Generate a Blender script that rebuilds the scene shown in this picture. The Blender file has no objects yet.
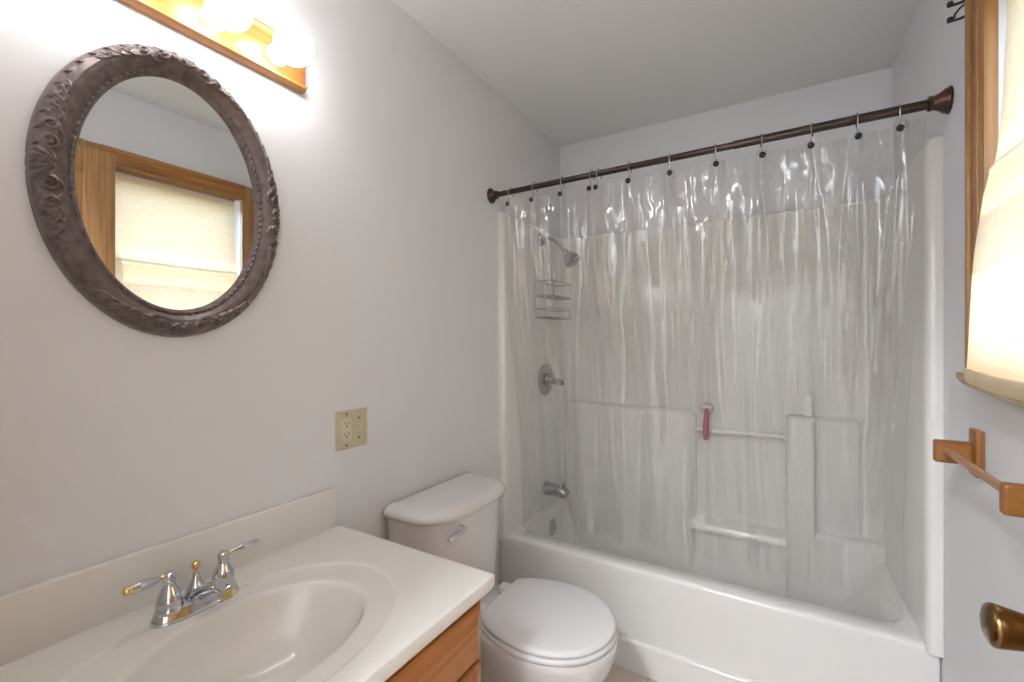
import bpy, bmesh, math, random
import numpy as np
from mathutils import Vector, Matrix, noise

# ------------------------------------------------------------------ scene, camera, light
S = bpy.context.scene
COL = S.collection
PI = math.pi

cam_d = bpy.data.cameras.new('camera')
cam_d.lens = 15.82
cam_d.sensor_width = 36.0
cam_d.clip_start = 0.02
cam = bpy.data.objects.new('camera', cam_d)
COL.objects.link(cam)
cam.location = (1.122, 0.0, 1.285)
cam.rotation_euler = (PI/2, 0, math.radians(30.87))
S.camera = cam

S.view_settings.view_transform = 'Standard'
S.view_settings.look = 'None'
S.view_settings.gamma = 1.0
S.view_settings.use_curve_mapping = False
S.view_settings.exposure = 2.12

world = bpy.data.worlds.new('world')
S.world = world
world.use_nodes = True
wn = world.node_tree
bg = wn.nodes['Background']
sky = wn.nodes.new('ShaderNodeTexSky')
sky.sky_type = 'NISHITA'
sky.sun_disc = False
sky.sun_elevation = math.radians(50)
sky.sun_rotation = math.radians(80)
wn.links.new(sky.outputs[0], bg.inputs[0])
bg.inputs[1].default_value = 0.26

sun_d = bpy.data.lights.new('sun', 'SUN')
sun_d.energy = 1.6
sun_d.angle = math.radians(1.0)
sun_d.color = (1.0, 0.95, 0.86)
sun = bpy.data.objects.new('sun', sun_d)
COL.objects.link(sun)
sun.rotation_euler = Vector((-0.62, 0.12, -0.77)).to_track_quat('-Z', 'Y').to_euler()

BULB_E = 4.0
HALL_FILL_E = 54.0  # strength of the added, unseen hallway fill lamp
BULB_Y = (0.225, 0.375, 0.525, 0.675)

# ------------------------------------------------------------------ materials
def new_mat(name):
    m = bpy.data.materials.new(name)
    m.use_nodes = True
    nt = m.node_tree
    return m, nt, nt.nodes['Principled BSDF']

def add_bump(nt, b, scale, strength, dist=0.002, detail=3, vec=None):
    tx = nt.nodes.new('ShaderNodeTexNoise')
    tx.inputs['Scale'].default_value = scale
    tx.inputs['Detail'].default_value = detail
    if vec is None:
        tc = nt.nodes.new('ShaderNodeTexCoord')
        vec = tc.outputs['Object']
    nt.links.new(vec, tx.inputs['Vector'])
    bp = nt.nodes.new('ShaderNodeBump')
    bp.inputs['Strength'].default_value = strength
    bp.inputs['Distance'].default_value = dist
    nt.links.new(tx.outputs['Fac'], bp.inputs['Height'])
    nt.links.new(bp.outputs[0], b.inputs['Normal'])
    return tx

def mix_noise(nt, b, c1, c2, scale, lo=0.35, hi=0.65, detail=4, stretch=(1, 1, 1)):
    tc = nt.nodes.new('ShaderNodeTexCoord')
    mp = nt.nodes.new('ShaderNodeMapping')
    mp.inputs['Scale'].default_value = stretch
    nt.links.new(tc.outputs['Object'], mp.inputs['Vector'])
    tx = nt.nodes.new('ShaderNodeTexNoise')
    tx.inputs['Scale'].default_value = scale
    tx.inputs['Detail'].default_value = detail
    nt.links.new(mp.outputs[0], tx.inputs['Vector'])
    rp = nt.nodes.new('ShaderNodeValToRGB')
    rp.color_ramp.elements[0].position = lo
    rp.color_ramp.elements[1].position = hi
    rp.color_ramp.elements[0].color = (*c1, 1)
    rp.color_ramp.elements[1].color = (*c2, 1)
    nt.links.new(tx.outputs['Fac'], rp.inputs['Fac'])
    nt.links.new(rp.outputs['Color'], b.inputs['Base Color'])
    return rp

def plain(name, c, rough=0.5, metal=0.0, coat=0.0, c2=None, scale=6, bump=None):
    m, nt, b = new_mat(name)
    b.inputs['Base Color'].default_value = (*c, 1)
    b.inputs['Roughness'].default_value = rough
    b.inputs['Metallic'].default_value = metal
    b.inputs['Coat Weight'].default_value = coat
    b.inputs['Coat Roughness'].default_value = 0.06
    if c2 is not None:
        mix_noise(nt, b, c, c2, scale)
    if bump:
        add_bump(nt, b, *bump)
    return m

def oak(name, axis, c1, c2, rough=0.35):
    """grain runs along axis"""
    m, nt, b = new_mat(name)
    st = [38.0, 38.0, 38.0]
    st[axis] = 2.2
    rp = mix_noise(nt, b, c1, c2, 1.6, 0.30, 0.70, 6, st)
    e = rp.color_ramp.elements.new(0.5)
    e.color = (*[(a*0.45 + d*0.55) for a, d in zip(c1, c2)], 1)
    b.inputs['Roughness'].default_value = rough
    b.inputs['Coat Weight'].default_value = 0.25
    b.inputs['Coat Roughness'].default_value = 0.15
    return m

M = {}
M['wall'] = plain('wall_paint', (0.845, 0.855, 0.885), 0.55, bump=(260, 0.12, 0.001))
M['ceiling'] = plain('ceiling_paint', (0.85, 0.86, 0.87), 0.8, bump=(200, 0.15, 0.001))
M['hall'] = plain('hall_paint', (0.84, 0.84, 0.84), 0.7)

def floor_mat():
    m, nt, b = new_mat('vinyl_tile')
    tc = nt.nodes.new('ShaderNodeTexCoord')
    br = nt.nodes.new('ShaderNodeTexBrick')
    br.offset = 0.0
    br.inputs['Color1'].default_value = (0.66, 0.58, 0.49, 1)
    br.inputs['Color2'].default_value = (0.62, 0.545, 0.46, 1)
    br.inputs['Mortar'].default_value = (0.42, 0.36, 0.30, 1)
    br.inputs['Scale'].default_value = 1.0
    br.inputs['Mortar Size'].default_value = 0.003
    br.inputs['Brick Width'].default_value = 0.23
    br.inputs['Row Height'].default_value = 0.23
    nt.links.new(tc.outputs['Object'], br.inputs['Vector'])
    nt.links.new(br.outputs['Color'], b.inputs['Base Color'])
    b.inputs['Roughness'].default_value = 0.4
    return m
M['floor'] = floor_mat()
M['marble'] = plain('cultured_marble', (0.84, 0.82, 0.775), 0.18, coat=0.4, c2=(0.87, 0.855, 0.82), scale=5)
M['china'] = plain('white_china', (0.80, 0.78, 0.78), 0.12, coat=0.5, c2=(0.82, 0.80, 0.80), scale=3)
M['seat'] = plain('white_plastic', (0.80, 0.80, 0.81), 0.28, c2=(0.82, 0.82, 0.83), scale=3)
M['fiberglass'] = plain('gelcoat', (0.85, 0.84, 0.81), 0.22, coat=0.25, c2=(0.87, 0.86, 0.835), scale=2)
M['chrome'] = plain('chrome', (0.62, 0.63, 0.66), 0.08, 1.0, c2=(0.66, 0.67, 0.70), scale=20)
M['dull_chrome'] = plain('dull_chrome', (0.29, 0.305, 0.33), 0.22, 1.0, c2=(0.36, 0.375, 0.40), scale=30)
M['brass'] = plain('brass', (0.80, 0.58, 0.25), 0.16, 1.0, c2=(0.85, 0.62, 0.28), scale=20)
M['bronze'] = plain('bronze', (0.045, 0.036, 0.034), 0.32, 0.75, coat=0.3, c2=(0.065, 0.045, 0.038), scale=14)
M['bronze_red'] = plain('worn_bronze', (0.065, 0.040, 0.032), 0.30, 0.8, coat=0.3, c2=(0.10, 0.056, 0.042), scale=25)
M['bronze_brown'] = plain('brown_bronze', (0.05, 0.037, 0.034), 0.32, 0.75, coat=0.3, c2=(0.075, 0.048, 0.04), scale=14)
M['black_iron'] = plain('black_iron', (0.03, 0.035, 0.036), 0.4, 0.6, c2=(0.05, 0.055, 0.055), scale=30)
M['antique_brass'] = plain('antique_brass', (0.16, 0.085, 0.03), 0.25, 1.0, coat=0.4, c2=(0.28, 0.17, 0.06), scale=20)
M['ivory'] = plain('ivory_plastic', (0.62, 0.55, 0.39), 0.35, c2=(0.66, 0.585, 0.42), scale=10)
M['ivory_light'] = plain('ivory_insert', (0.72, 0.64, 0.46), 0.3, c2=(0.76, 0.68, 0.50), scale=10)
M['dark'] = plain('dark_slot', (0.02, 0.018, 0.015), 0.6, c2=(0.03, 0.025, 0.02))
M['vinyl_white'] = plain('white_vinyl', (0.80, 0.80, 0.80), 0.35, c2=(0.82, 0.82, 0.82))
M['pink'] = plain('pink_plastic', (0.42, 0.05, 0.10), 0.3, c2=(0.50, 0.07, 0.13), scale=30)
M['pale_pink'] = plain('pale_pink_plastic', (0.62, 0.42, 0.44), 0.3, c2=(0.66, 0.47, 0.49), scale=30)
M['white_plastic'] = plain('bottle_plastic', (0.92, 0.92, 0.91), 0.3, c2=(0.94, 0.94, 0.93))
M['grey_side'] = plain('mottled_grey', (0.25, 0.27, 0.24), 0.5, c2=(0.60, 0.60, 0.57), scale=160)
M['oak_y'] = oak('oak_along_y', 1, (0.34, 0.135, 0.032), (0.58, 0.28, 0.08))
M['oak_z'] = oak('oak_along_z', 2, (0.34, 0.165, 0.055), (0.55, 0.31, 0.12))
M['oak_x'] = oak('oak_along_x', 0, (0.22, 0.08, 0.018), (0.36, 0.15, 0.036))
M['oak_bracket'] = oak('oak_bracket', 2, (0.22, 0.08, 0.018), (0.36, 0.15, 0.036))
M['oak_dowel'] = oak('oak_dowel', 1, (0.34, 0.155, 0.06), (0.46, 0.23, 0.095))
M['oak_cab_z'] = oak('cabinet_oak_upright', 2, (0.36, 0.115, 0.018), (0.58, 0.235, 0.05))
M['oak_cab_y'] = oak('cabinet_oak_level', 1, (0.36, 0.115, 0.018), (0.58, 0.235, 0.05))
M['oak_light_y'] = oak('pale_oak_along_y', 1, (0.34, 0.13, 0.03), (0.48, 0.21, 0.055))
M['oak_dark_z'] = oak('weathered_oak', 2, (0.22, 0.12, 0.045), (0.40, 0.24, 0.10))
M['raw_wood'] = oak('raw_wood', 1, (0.36, 0.24, 0.14), (0.55, 0.40, 0.26), 0.7)

def mirror_mat():
    m, nt, b = new_mat('silvered_glass')
    b.inputs['Base Color'].default_value = (0.90, 0.91, 0.90, 1)
    b.inputs['Metallic'].default_value = 1.0
    b.inputs['Roughness'].default_value = 0.0
    return m
M['mirror'] = mirror_mat()

def frame_mat():
    m, nt, b = new_mat('carved_frame_finish')
    mix_noise(nt, b, (0.125, 0.093, 0.088), (0.195, 0.152, 0.143), 60)
    b.inputs['Roughness'].default_value = 0.33
    b.inputs['Metallic'].default_value = 0.25
    add_bump(nt, b, 420, 0.25, 0.001)
    return m
M['frame'] = frame_mat()

def emit(name, c, e):
    m, nt, b = new_mat(name)
    b.inputs['Base Color'].default_value = (0.9, 0.9, 0.9, 1)
    b.inputs['Emission Color'].default_value = (*c, 1)
    b.inputs['Emission Strength'].default_value = e
    return m
M['bulb'] = emit('lit_bulb', (1.0, 0.985, 0.985), BULB_E)
M['hall_fill'] = emit('added_fill_glow', (0.90, 0.945, 1.0), HALL_FILL_E)  # glow of the added hallway fill lamp

def thin_fresnel(nt, ior):
    """same reflectance from both faces of a thin sheet"""
    ge = nt.nodes.new('ShaderNodeNewGeometry')
    mr = nt.nodes.new('ShaderNodeMapRange')
    mr.inputs['To Min'].default_value = ior
    mr.inputs['To Max'].default_value = 1.0/ior
    nt.links.new(ge.outputs['Backfacing'], mr.inputs['Value'])
    fr = nt.nodes.new('ShaderNodeFresnel')
    nt.links.new(mr.outputs[0], fr.inputs['IOR'])
    return fr

def glass_mat():
    m = bpy.data.materials.new('window_glass')
    m.use_nodes = True
    nt = m.node_tree
    nt.nodes.clear()
    out = nt.nodes.new('ShaderNodeOutputMaterial')
    mx = nt.nodes.new('ShaderNodeMixShader')
    tr = nt.nodes.new('ShaderNodeBsdfTransparent')
    gl = nt.nodes.new('ShaderNodeBsdfGlossy')
    gl.inputs['Roughness'].default_value = 0.02
    fr = thin_fresnel(nt, 1.3)
    nt.links.new(fr.outputs[0], mx.inputs[0])
    nt.links.new(tr.outputs[0], mx.inputs[1])
    nt.links.new(gl.outputs[0], mx.inputs[2])
    nt.links.new(mx.outputs[0], out.inputs[0])
    return m
M['glass'] = glass_mat()

def shade_mat(name='linen_shade', thru=0.55):
    m = bpy.data.materials.new(name)
    m.use_nodes = True
    nt = m.node_tree
    nt.nodes.clear()
    N = nt.nodes.new
    L = nt.links.new
    out = N('ShaderNodeOutputMaterial')
    mx = N('ShaderNodeMixShader')
    mx.inputs[0].default_value = thru
    df = N('ShaderNodeBsdfDiffuse')
    tl = N('ShaderNodeBsdfTranslucent')
    tc = N('ShaderNodeTexCoord')
    mp = N('ShaderNodeMapping')
    mp.inputs['Scale'].default_value = (1, 14, 260)
    mp2 = N('ShaderNodeMapping')
    mp2.inputs['Scale'].default_value = (1, 260, 14)
    L(tc.outputs['Object'], mp.inputs['Vector'])
    L(tc.outputs['Object'], mp2.inputs['Vector'])
    n1 = N('ShaderNodeTexNoise')
    n2 = N('ShaderNodeTexNoise')
    n1.inputs['Scale'].default_value = 1.0
    n2.inputs['Scale'].default_value = 1.0
    L(mp.outputs[0], n1.inputs['Vector'])
    L(mp2.outputs[0], n2.inputs['Vector'])
    ad = N('ShaderNodeMath')
    ad.operation = 'ADD'
    L(n1.outputs['Fac'], ad.inputs[0])
    L(n2.outputs['Fac'], ad.inputs[1])
    rp = N('ShaderNodeValToRGB')
    rp.color_ramp.elements[0].position = 0.70
    rp.color_ramp.elements[1].position = 1.30 if False else 1.0
    rp.color_ramp.elements[0].color = (0.71, 0.575, 0.385, 1)
    rp.color_ramp.elements[1].color = (0.80, 0.68, 0.48, 1)
    L(ad.outputs[0], rp.inputs['Fac'])
    L(rp.outputs['Color'], df.inputs['Color'])
    L(rp.outputs['Color'], tl.inputs['Color'])
    L(df.outputs[0], mx.inputs[1])
    L(tl.outputs[0], mx.inputs[2])
    L(mx.outputs[0], out.inputs[0])
    return m
M['shade'] = shade_mat()
M['hem'] = shade_mat('doubled_linen_hem', 0.10)

def curtain_mat():
    m = bpy.data.materials.new('clear_vinyl')
    m.use_nodes = True
    nt = m.node_tree
    nt.nodes.clear()
    N = nt.nodes.new
    L = nt.links.new
    out = N('ShaderNodeOutputMaterial')
    tc = N('ShaderNodeTexCoord')
    # vertical water streaks
    mp = N('ShaderNodeMapping')
    mp.inputs['Scale'].default_value = (42, 42, 1.6)
    L(tc.outputs['Object'], mp.inputs['Vector'])
    n1 = N('ShaderNodeTexNoise')
    n1.inputs['Scale'].default_value = 1.0
    n1.inputs['Detail'].default_value = 4
    L(mp.outputs[0], n1.inputs['Vector'])
    r1 = N('ShaderNodeMapRange')
    r1.inputs['From Min'].default_value = 0.42
    r1.inputs['From Max'].default_value = 0.72
    L(n1.outputs['Fac'], r1.inputs['Value'])
    # soap scum thickens towards the hem, with a ragged upper edge
    sp = N('ShaderNodeSeparateXYZ')
    L(tc.outputs['Object'], sp.inputs[0])
    n2 = N('ShaderNodeTexNoise')
    n2.inputs['Scale'].default_value = 7.0
    L(tc.outputs['Object'], n2.inputs['Vector'])
    a1 = N('ShaderNodeMath'); a1.operation = 'MULTIPLY_ADD'
    a1.inputs[1].default_value = 0.7
    L(n2.outputs['Fac'], a1.inputs[0])
    L(sp.outputs['Z'], a1.inputs[2])
    r2 = N('ShaderNodeMapRange')
    r2.inputs['From Min'].default_value = 1.75
    r2.inputs['From Max'].default_value = 0.75
    r2.inputs['To Min'].default_value = 0.0
    r2.inputs['To Max'].default_value = 0.175
    L(a1.outputs[0], r2.inputs['Value'])
    a2 = N('ShaderNodeMath'); a2.operation = 'MULTIPLY_ADD'
    a2.inputs[1].default_value = 0.025
    L(r1.outputs[0], a2.inputs[0])
    L(r2.outputs[0], a2.inputs[2])
    a3 = N('ShaderNodeMath'); a3.operation = 'ADD'
    a3.inputs[1].default_value = 0.035
    L(a2.outputs[0], a3.inputs[0])
    tr = N('ShaderNodeBsdfTransparent')
    tr.inputs['Color'].default_value = (0.98, 0.98, 0.975, 1)
    df = N('ShaderNodeBsdfDiffuse')
    df.inputs['Color'].default_value = (0.80, 0.78, 0.74, 1)
    tl = N('ShaderNodeBsdfTranslucent')
    tl.inputs['Color'].default_value = (0.80, 0.78, 0.74, 1)
    hz = N('ShaderNodeMixShader'); hz.inputs[0].default_value = 0.5
    L(df.outputs[0], hz.inputs[1]); L(tl.outputs[0], hz.inputs[2])
    m1 = N('ShaderNodeMixShader')
    L(a3.outputs[0], m1.inputs[0])
    L(tr.outputs[0], m1.inputs[1]); L(hz.outputs[0], m1.inputs[2])
    gl = N('ShaderNodeBsdfGlossy')
    gl.inputs['Roughness'].default_value = 0.075
    n3 = N('ShaderNodeTexNoise')
    n3.inputs['Scale'].default_value = 1.0
    n3.inputs['Detail'].default_value = 2
    mp3 = N('ShaderNodeMapping')
    mp3.inputs['Scale'].default_value = (46, 46, 16)
    L(tc.outputs['Object'], mp3.inputs['Vector'])
    L(mp3.outputs[0], n3.inputs['Vector'])
    bp = N('ShaderNodeBump')
    bp.inputs['Strength'].default_value = 0.15
    bp.inputs['Distance'].default_value = 0.004
    L(n3.outputs['Fac'], bp.inputs['Height'])
    L(bp.outputs[0], gl.inputs['Normal'])
    fr = thin_fresnel(nt, 1.5)
    fm = N('ShaderNodeMath'); fm.operation = 'MULTIPLY'
    fm.inputs[1].default_value = 3.2
    L(fr.outputs[0], fm.inputs[0])
    fl_ = N('ShaderNodeMath'); fl_.operation = 'MINIMUM'
    fl_.inputs[1].default_value = 0.30
    L(fm.outputs[0], fl_.inputs[0])
    m2 = N('ShaderNodeMixShader')
    L(fl_.outputs[0], m2.inputs[0])
    L(m1.outputs[0], m2.inputs[1]); L(gl.outputs[0], m2.inputs[2])
    L(m2.outputs[0], out.inputs[0])
    return m
M['vinyl'] = curtain_mat()

# ------------------------------------------------------------------ mesh helpers
class MB:
    def __init__(self):
        self.v = []
        self.f = []
        self.mi = []
        self.mat = 0

    def add(self, vs, fs):
        o = len(self.v)
        self.v += [tuple(p) for p in vs]
        for f in fs:
            self.f.append(tuple(i + o for i in f))
            self.mi.append(self.mat)
        return self

    def box(self, x0, x1, y0, y1, z0, z1, bev=0.0, seg=2, mtx=None):
        bm = bmesh.new()
        bmesh.ops.create_cube(bm, size=1.0)
        for v in bm.verts:
            v.co = Vector(((x0+x1)/2 + v.co.x*(x1-x0), (y0+y1)/2 + v.co.y*(y1-y0), (z0+z1)/2 + v.co.z*(z1-z0)))
        if bev > 0:
            bmesh.ops.bevel(bm, geom=list(bm.edges), offset=bev, segments=seg, profile=0.5, affect='EDGES')
        if mtx is not None:
            bm.transform(mtx)
        bm.verts.index_update()
        self.add([v.co.copy() for v in bm.verts], [[v.index for v in f.verts] for f in bm.faces])
        bm.free()
        return self

    def loft(self, rings, cap0=True, cap1=True, closed=True):
        n = len(rings[0])
        vs = [p for r in rings for p in r]
        fs = []
        for i in range(len(rings)-1):
            for j in range(n if closed else n-1):
                k = (j+1) % n
                fs.append((i*n+j, i*n+k, (i+1)*n+k, (i+1)*n+j))
        if cap0:
            fs.append(tuple(reversed(range(n))))
        if cap1:
            o = (len(rings)-1)*n
            fs.append(tuple(o+i for i in range(n)))
        return self.add(vs, fs)

    def lathe(self, prof, origin, axis=(0, 0, 1), seg=28, cap0=True, cap1=True):
        ax = Vector(axis).normalized()
        up = Vector((0, 0, 1)) if abs(ax.z) < 0.9 else Vector((1, 0, 0))
        a = up.cross(ax).normalized()
        b = ax.cross(a)
        o = Vector(origin)
        rings = []
        for r, h in prof:
            rings.append([o + ax*h + (a*math.cos(2*PI*i/seg) + b*math.sin(2*PI*i/seg))*max(r, 1e-5) for i in range(seg)])
        return self.loft(rings, cap0, cap1)

    def tube(self, path, r, seg=12, cap=True, flat=None):
        P = [Vector(p) for p in path]
        n = len(P)
        R = r if isinstance(r, (list, tuple)) else [r]*n
        T = []
        for i in range(n):
            d = P[min(i+1, n-1)] - P[max(i-1, 0)]
            T.append(d.normalized())
        up = Vector((0, 0, 1)) if abs(T[0].z) < 0.9 else Vector((1, 0, 0))
        a = (up - T[0]*up.dot(T[0])).normalized()
        rings = []
        for i in range(n):
            a = (a - T[i]*a.dot(T[i])).normalized()
            b = T[i].cross(a)
            fa = flat if flat else 1.0
            rings.append([P[i] + (a*math.cos(2*PI*k/seg)*fa + b*math.sin(2*PI*k/seg))*R[i] for k in range(seg)])
        return self.loft(rings, cap, cap)

    def build(self, name, mat, parent=None, origin=None, sharp=35, smooth=True):
        me = bpy.data.meshes.new(name)
        if parent is not None:
            o0 = Vector(parent.get('_loc', parent.location))
        elif origin is not None:
            o0 = Vector(origin)
        else:
            o0 = Vector((0, 0, 0))
        me.from_pydata([tuple(Vector(p) - o0) for p in self.v], [], self.f)
        mats = mat if isinstance(mat, (list, tuple)) else [mat]
        for m in mats:
            me.materials.append(m)
        if len(mats) > 1:
            me.polygons.foreach_set('material_index', self.mi)
        bm = bmesh.new()
        bm.from_mesh(me)
        bmesh.ops.recalc_face_normals(bm, faces=bm.faces)
        bm.to_mesh(me)
        bm.free()
        if smooth:
            me.shade_smooth()
            me.set_sharp_from_angle(angle=math.radians(sharp))
        ob = bpy.data.objects.new(name, me)
        COL.objects.link(ob)
        if parent is not None:
            ob.parent = parent
            WORLD[ob.name] = o0
        elif origin is not None:
            ob.location = o0
        return ob

    def under(self, name, mat, child, sharp=35):
        """a sub-part of a part: the part's own world offset is its root's"""
        o0 = WORLD[child.name]
        me_ob = self.build(name, mat, None, (0, 0, 0), sharp)
        me_ob.data.transform(Matrix.Translation(-o0))
        me_ob.parent = child
        return me_ob

WORLD = {}

def thing(name, label, cat, loc, group=None):
    o = bpy.data.objects.new(name, None)
    COL.objects.link(o)
    o.empty_display_size = 0.05
    o.location = loc
    o['label'] = label
    o['category'] = cat
    if group:
        o['group'] = group
    return o

def tag(o, label, cat, group=None):
    o['label'] = label
    o['category'] = cat
    if group:
        o['group'] = group
    return o

def struct(o, label, cat):
    o['kind'] = 'structure'
    o['label'] = label
    o['category'] = cat
    return o

def rrect(x0, x1, y0, y1, r, z, n=6):
    pts = []
    for cx, cy, a0 in ((x1-r, y1-r, 0), (x0+r, y1-r, 90), (x0+r, y0+r, 180), (x1-r, y0+r, 270)):
        for i in range(n+1):
            a = math.radians(a0 + 90*i/n)
            pts.append((cx + r*math.cos(a), cy + r*math.sin(a), z))
    return pts

def smooth01(a, b, x):
    t = min(1, max(0, (x-a)/(b-a)))
    return t*t*(3-2*t)

def bez(p0, p1, p2, p3, n=16):
    p0, p1, p2, p3 = map(Vector, (p0, p1, p2, p3))
    return [((1-t)**3)*p0 + 3*t*(1-t)**2*p1 + 3*t*t*(1-t)*p2 + t**3*p3 for t in [i/n for i in range(n+1)]]

# ------------------------------------------------------------------ room shell
XR, YB, ZC = 1.524, 2.431, 2.432
HX0, HX1, HY0 = -0.30, 2.0, -1.35
fl = MB().box(HX0-0.1, HX1+0.1, HY0-0.1, YB+0.12, -0.06, 0.0).build('floor', M['floor'], smooth=False)
struct(fl, 'beige square vinyl tile floor of the bathroom', 'floor')
ce = MB().box(HX0-0.1, HX1+0.1, HY0-0.1, YB+0.12, ZC, ZC+0.08).build('ceiling', M['ceiling'], smooth=False)
struct(ce, 'flat off-white painted ceiling', 'ceiling')
wl = MB().box(-0.12, 0.0, -0.12, YB+0.12, 0, ZC).build('wall_left', M['wall'], smooth=False)
struct(wl, 'white painted wall carrying the oval mirror and light bar', 'wall')
wb = MB().box(0.0, XR, YB, YB+0.12, 0, ZC).build('wall_back', M['wall'], smooth=False)
struct(wb, 'white painted wall behind the bathtub', 'wall')
WY0, WY1, WZ0, WZ1 = 0.78, 1.41, 1.25, 2.09
m = MB()
m.box(XR, XR+0.14, -0.12, WY0, 0, ZC)
m.box(XR, XR+0.14, WY1, YB+0.12, 0, ZC)
m.box(XR, XR+0.14, WY0, WY1, 0, WZ0)
m.box(XR, XR+0.14, WY0, WY1, WZ1, ZC)
wr = m.build('wall_right', M['wall'], smooth=False)
struct(wr, 'white painted wall with the shaded window', 'wall')
DX0, DX1, DZ = 0.63, 1.405, 2.125
m = MB()
m.box(0.0, DX0, -0.12, 0.0, 0, ZC)
m.box(DX1, XR, -0.12, 0.0, 0, ZC)
m.box(DX0, DX1, -0.12, 0.0, DZ, ZC)
wf = m.build('wall_front', M['wall'], smooth=False)
struct(wf, 'white painted wall with the open doorway', 'wall')
m = MB()
m.box(HX0-0.1, HX0, HY0, -0.12, 0, ZC)
m.box(HX1, HX1+0.1, HY0, -0.12, 0, ZC)
m.box(HX0-0.1, HX1+0.1, HY0-0.1, HY0, 0, ZC)
m.box(HX0-0.1, -0.12, -0.12, -0.02, 0, ZC)
m.box(XR+0.14, HX1+0.1, -0.12, -0.02, 0, ZC)
wh = m.build('wall_hallway', M['hall'], smooth=False)
struct(wh, 'plain hallway walls outside the doorway', 'wall')
# door lining
m = MB()
m.box(DX0, DX0+0.018, -0.125, 0.0, 0, DZ)
m.box(DX1-0.018, DX1, -0.125, 0.0, 0, DZ)
m.box(DX0, DX1, -0.125, 0.0, DZ-0.018, DZ)
tr = m.build('trim_1', M['oak_z'])
struct(tr, 'oak lining of the doorway', 'door frame')

# unseen hallway lamp, added to send fill light through the doorway
t = thing('added_hall_lamp', 'round lamp added out of view in the hallway as fill light', 'added fill lamp', (0.75, -0.72, ZC))
MB().lathe([(0.15, -0.002), (0.15, -0.025), (0.14, -0.03)], (0.75, -0.72, ZC)).build('base_ring', M['brass'], t)
MB().lathe([(0.138, -0.03), (0.135, -0.06), (0.11, -0.095), (0.06, -0.115), (0.0, -0.12)], (0.75, -0.72, ZC), seg=36).build('fill_bowl', M['hall_fill'], t)

# ------------------------------------------------------------------ bathtub with one-piece surround
tub = thing('bathtub', 'white fibreglass bathtub with moulded surround walls behind the clear curtain', 'bathtub', (0.762, 2.09, 0))
X0, X1 = 0.003, XR-0.003
def ring(z, yf, xi, yb, r, xr=None):
    return rrect(X0+xi, X1-(xr if xr is not None else xi), yf, YB-0.004-yb, r, z, 6)
rings = [
    ring(0.0, 1.742, 0, 0, 0.006), ring(0.104, 1.742, 0, 0, 0.006), ring(0.113, 1.746, 0, 0, 0.006),
    ring(0.117, 1.757, 0, 0, 0.006), ring(0.35, 1.763, 0, 0, 0.006), ring(0.374, 1.764, 0, 0, 0.008),
    ring(0.3825, 1.7665, 0.001, 0, 0.010), ring(0.3875, 1.773, 0.004, 0.003, 0.015), ring(0.3885, 1.785, 0.012, 0.01, 0.025),
    ring(0.388, 1.842, 0.058, 0.045, 0.07), ring(0.380, 1.848, 0.067, 0.054, 0.075), ring(0.365, 1.853, 0.072, 0.06, 0.08, 0.078),
    ring(0.25, 1.868, 0.085, 0.072, 0.09, 0.13), ring(0.12, 1.885, 0.10, 0.09, 0.10, 0.20), ring(0.085, 1.905, 0.12, 0.11, 0.10, 0.235),
    ring(0.075, 1.94, 0.16, 0.14, 0.09, 0.28),
]
MB().loft(rings, False, True).build('tub_shell', M['fiberglass'], tub, sharp=50)
# surround: U-shaped wall panel
inner = [(0.0006, 1.748), (0.014, 1.7475), (0.024, 1.748), (0.032, 1.752), (0.037, 1.764), (0.038, 1.80), (0.041, 2.05), (0.044, 2.33)]
for i in range(1, 9):
    a = PI - PI/2*i/8
    inner.append((0.044+0.06+0.06*math.cos(a), 2.335+0.06*math.sin(a)))
half = list(inner)
inner = half + [(0.45, 2.395), (0.762, 2.395), (1.07, 2.395)] + [(XR-x, y) for x, y in reversed(half)]
outer = []
for x, y in inner:
    if y < 2.33:
        outer.append((0.0005 if x < 0.7 else XR-0.0005, max(y, 1.756)))
    else:
        outer.append((min(max(x, 0.003), XR-0.003), YB-0.004))
nh = len(half)
outer[nh-8] = (0.003, 2.36); outer[nh-7] = (0.003, 2.40); outer[nh-6] = (0.003, YB-0.004)
k2 = len(inner)-nh
outer[k2+7] = (XR-0.003, 2.36); outer[k2+6] = (XR-0.003, 2.40); outer[k2+5] = (XR-0.003, YB-0.004)
def lerp2(p, q, t): return (p[0]+(q[0]-p[0])*t, p[1]+(q[1]-p[1])*t)
lv = []
for z, t_ in ((0.372, 0.0), (1.862, 0.0), (1.872, 0.06), (1.877, 0.20), (1.878, 0.35), (1.878, 1.0)):
    lv.append([(*lerp2(p, q, t_), z) for p, q in zip(inner, outer)])
s = MB()
s.loft(lv, False, False, closed=False)
s.box(0.06, 0.765, 2.338, 2.424, 0.09, 0.945, 0.042, 6)
s.box(1.140, 1.250, 2.305, 2.42, 0.10, 0.955, 0.022, 5)
s.box(1.215, 1.41, 2.362, 2.424, 0.30, 0.955, 0.024, 5)
s.box(1.20, 1.488, 2.315, 2.42, 0.10, 0.458, 0.024, 5)
# sloping recess sill
s.loft([[(x, 2.318, 0.376), (x, 2.322, 0.40), (x, 2.335, 0.412), (x, 2.40, 0.428), (x, 2.40, 0.376)] for x in (0.74, 0.9, 1.05, 1.16)], True, True)
s.build('surround', M['fiberglass'], tub, sharp=50)
b = MB()
b.tube([(0.765, 2.352, 0.853), (0.80, 2.352, 0.853), (1.10, 2.352, 0.853), (1.142, 2.352, 0.853)], 0.0095, 14)
b.build('grab_bar', M['fiberglass'], tub)
MB().lathe([(0.014, 0), (0.014, 0.010), (0.011, 0.014)], (1.128, 2.352, 0.853), (1, 0, 0)).build('bar_socket', M['fiberglass'], tub)

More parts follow.
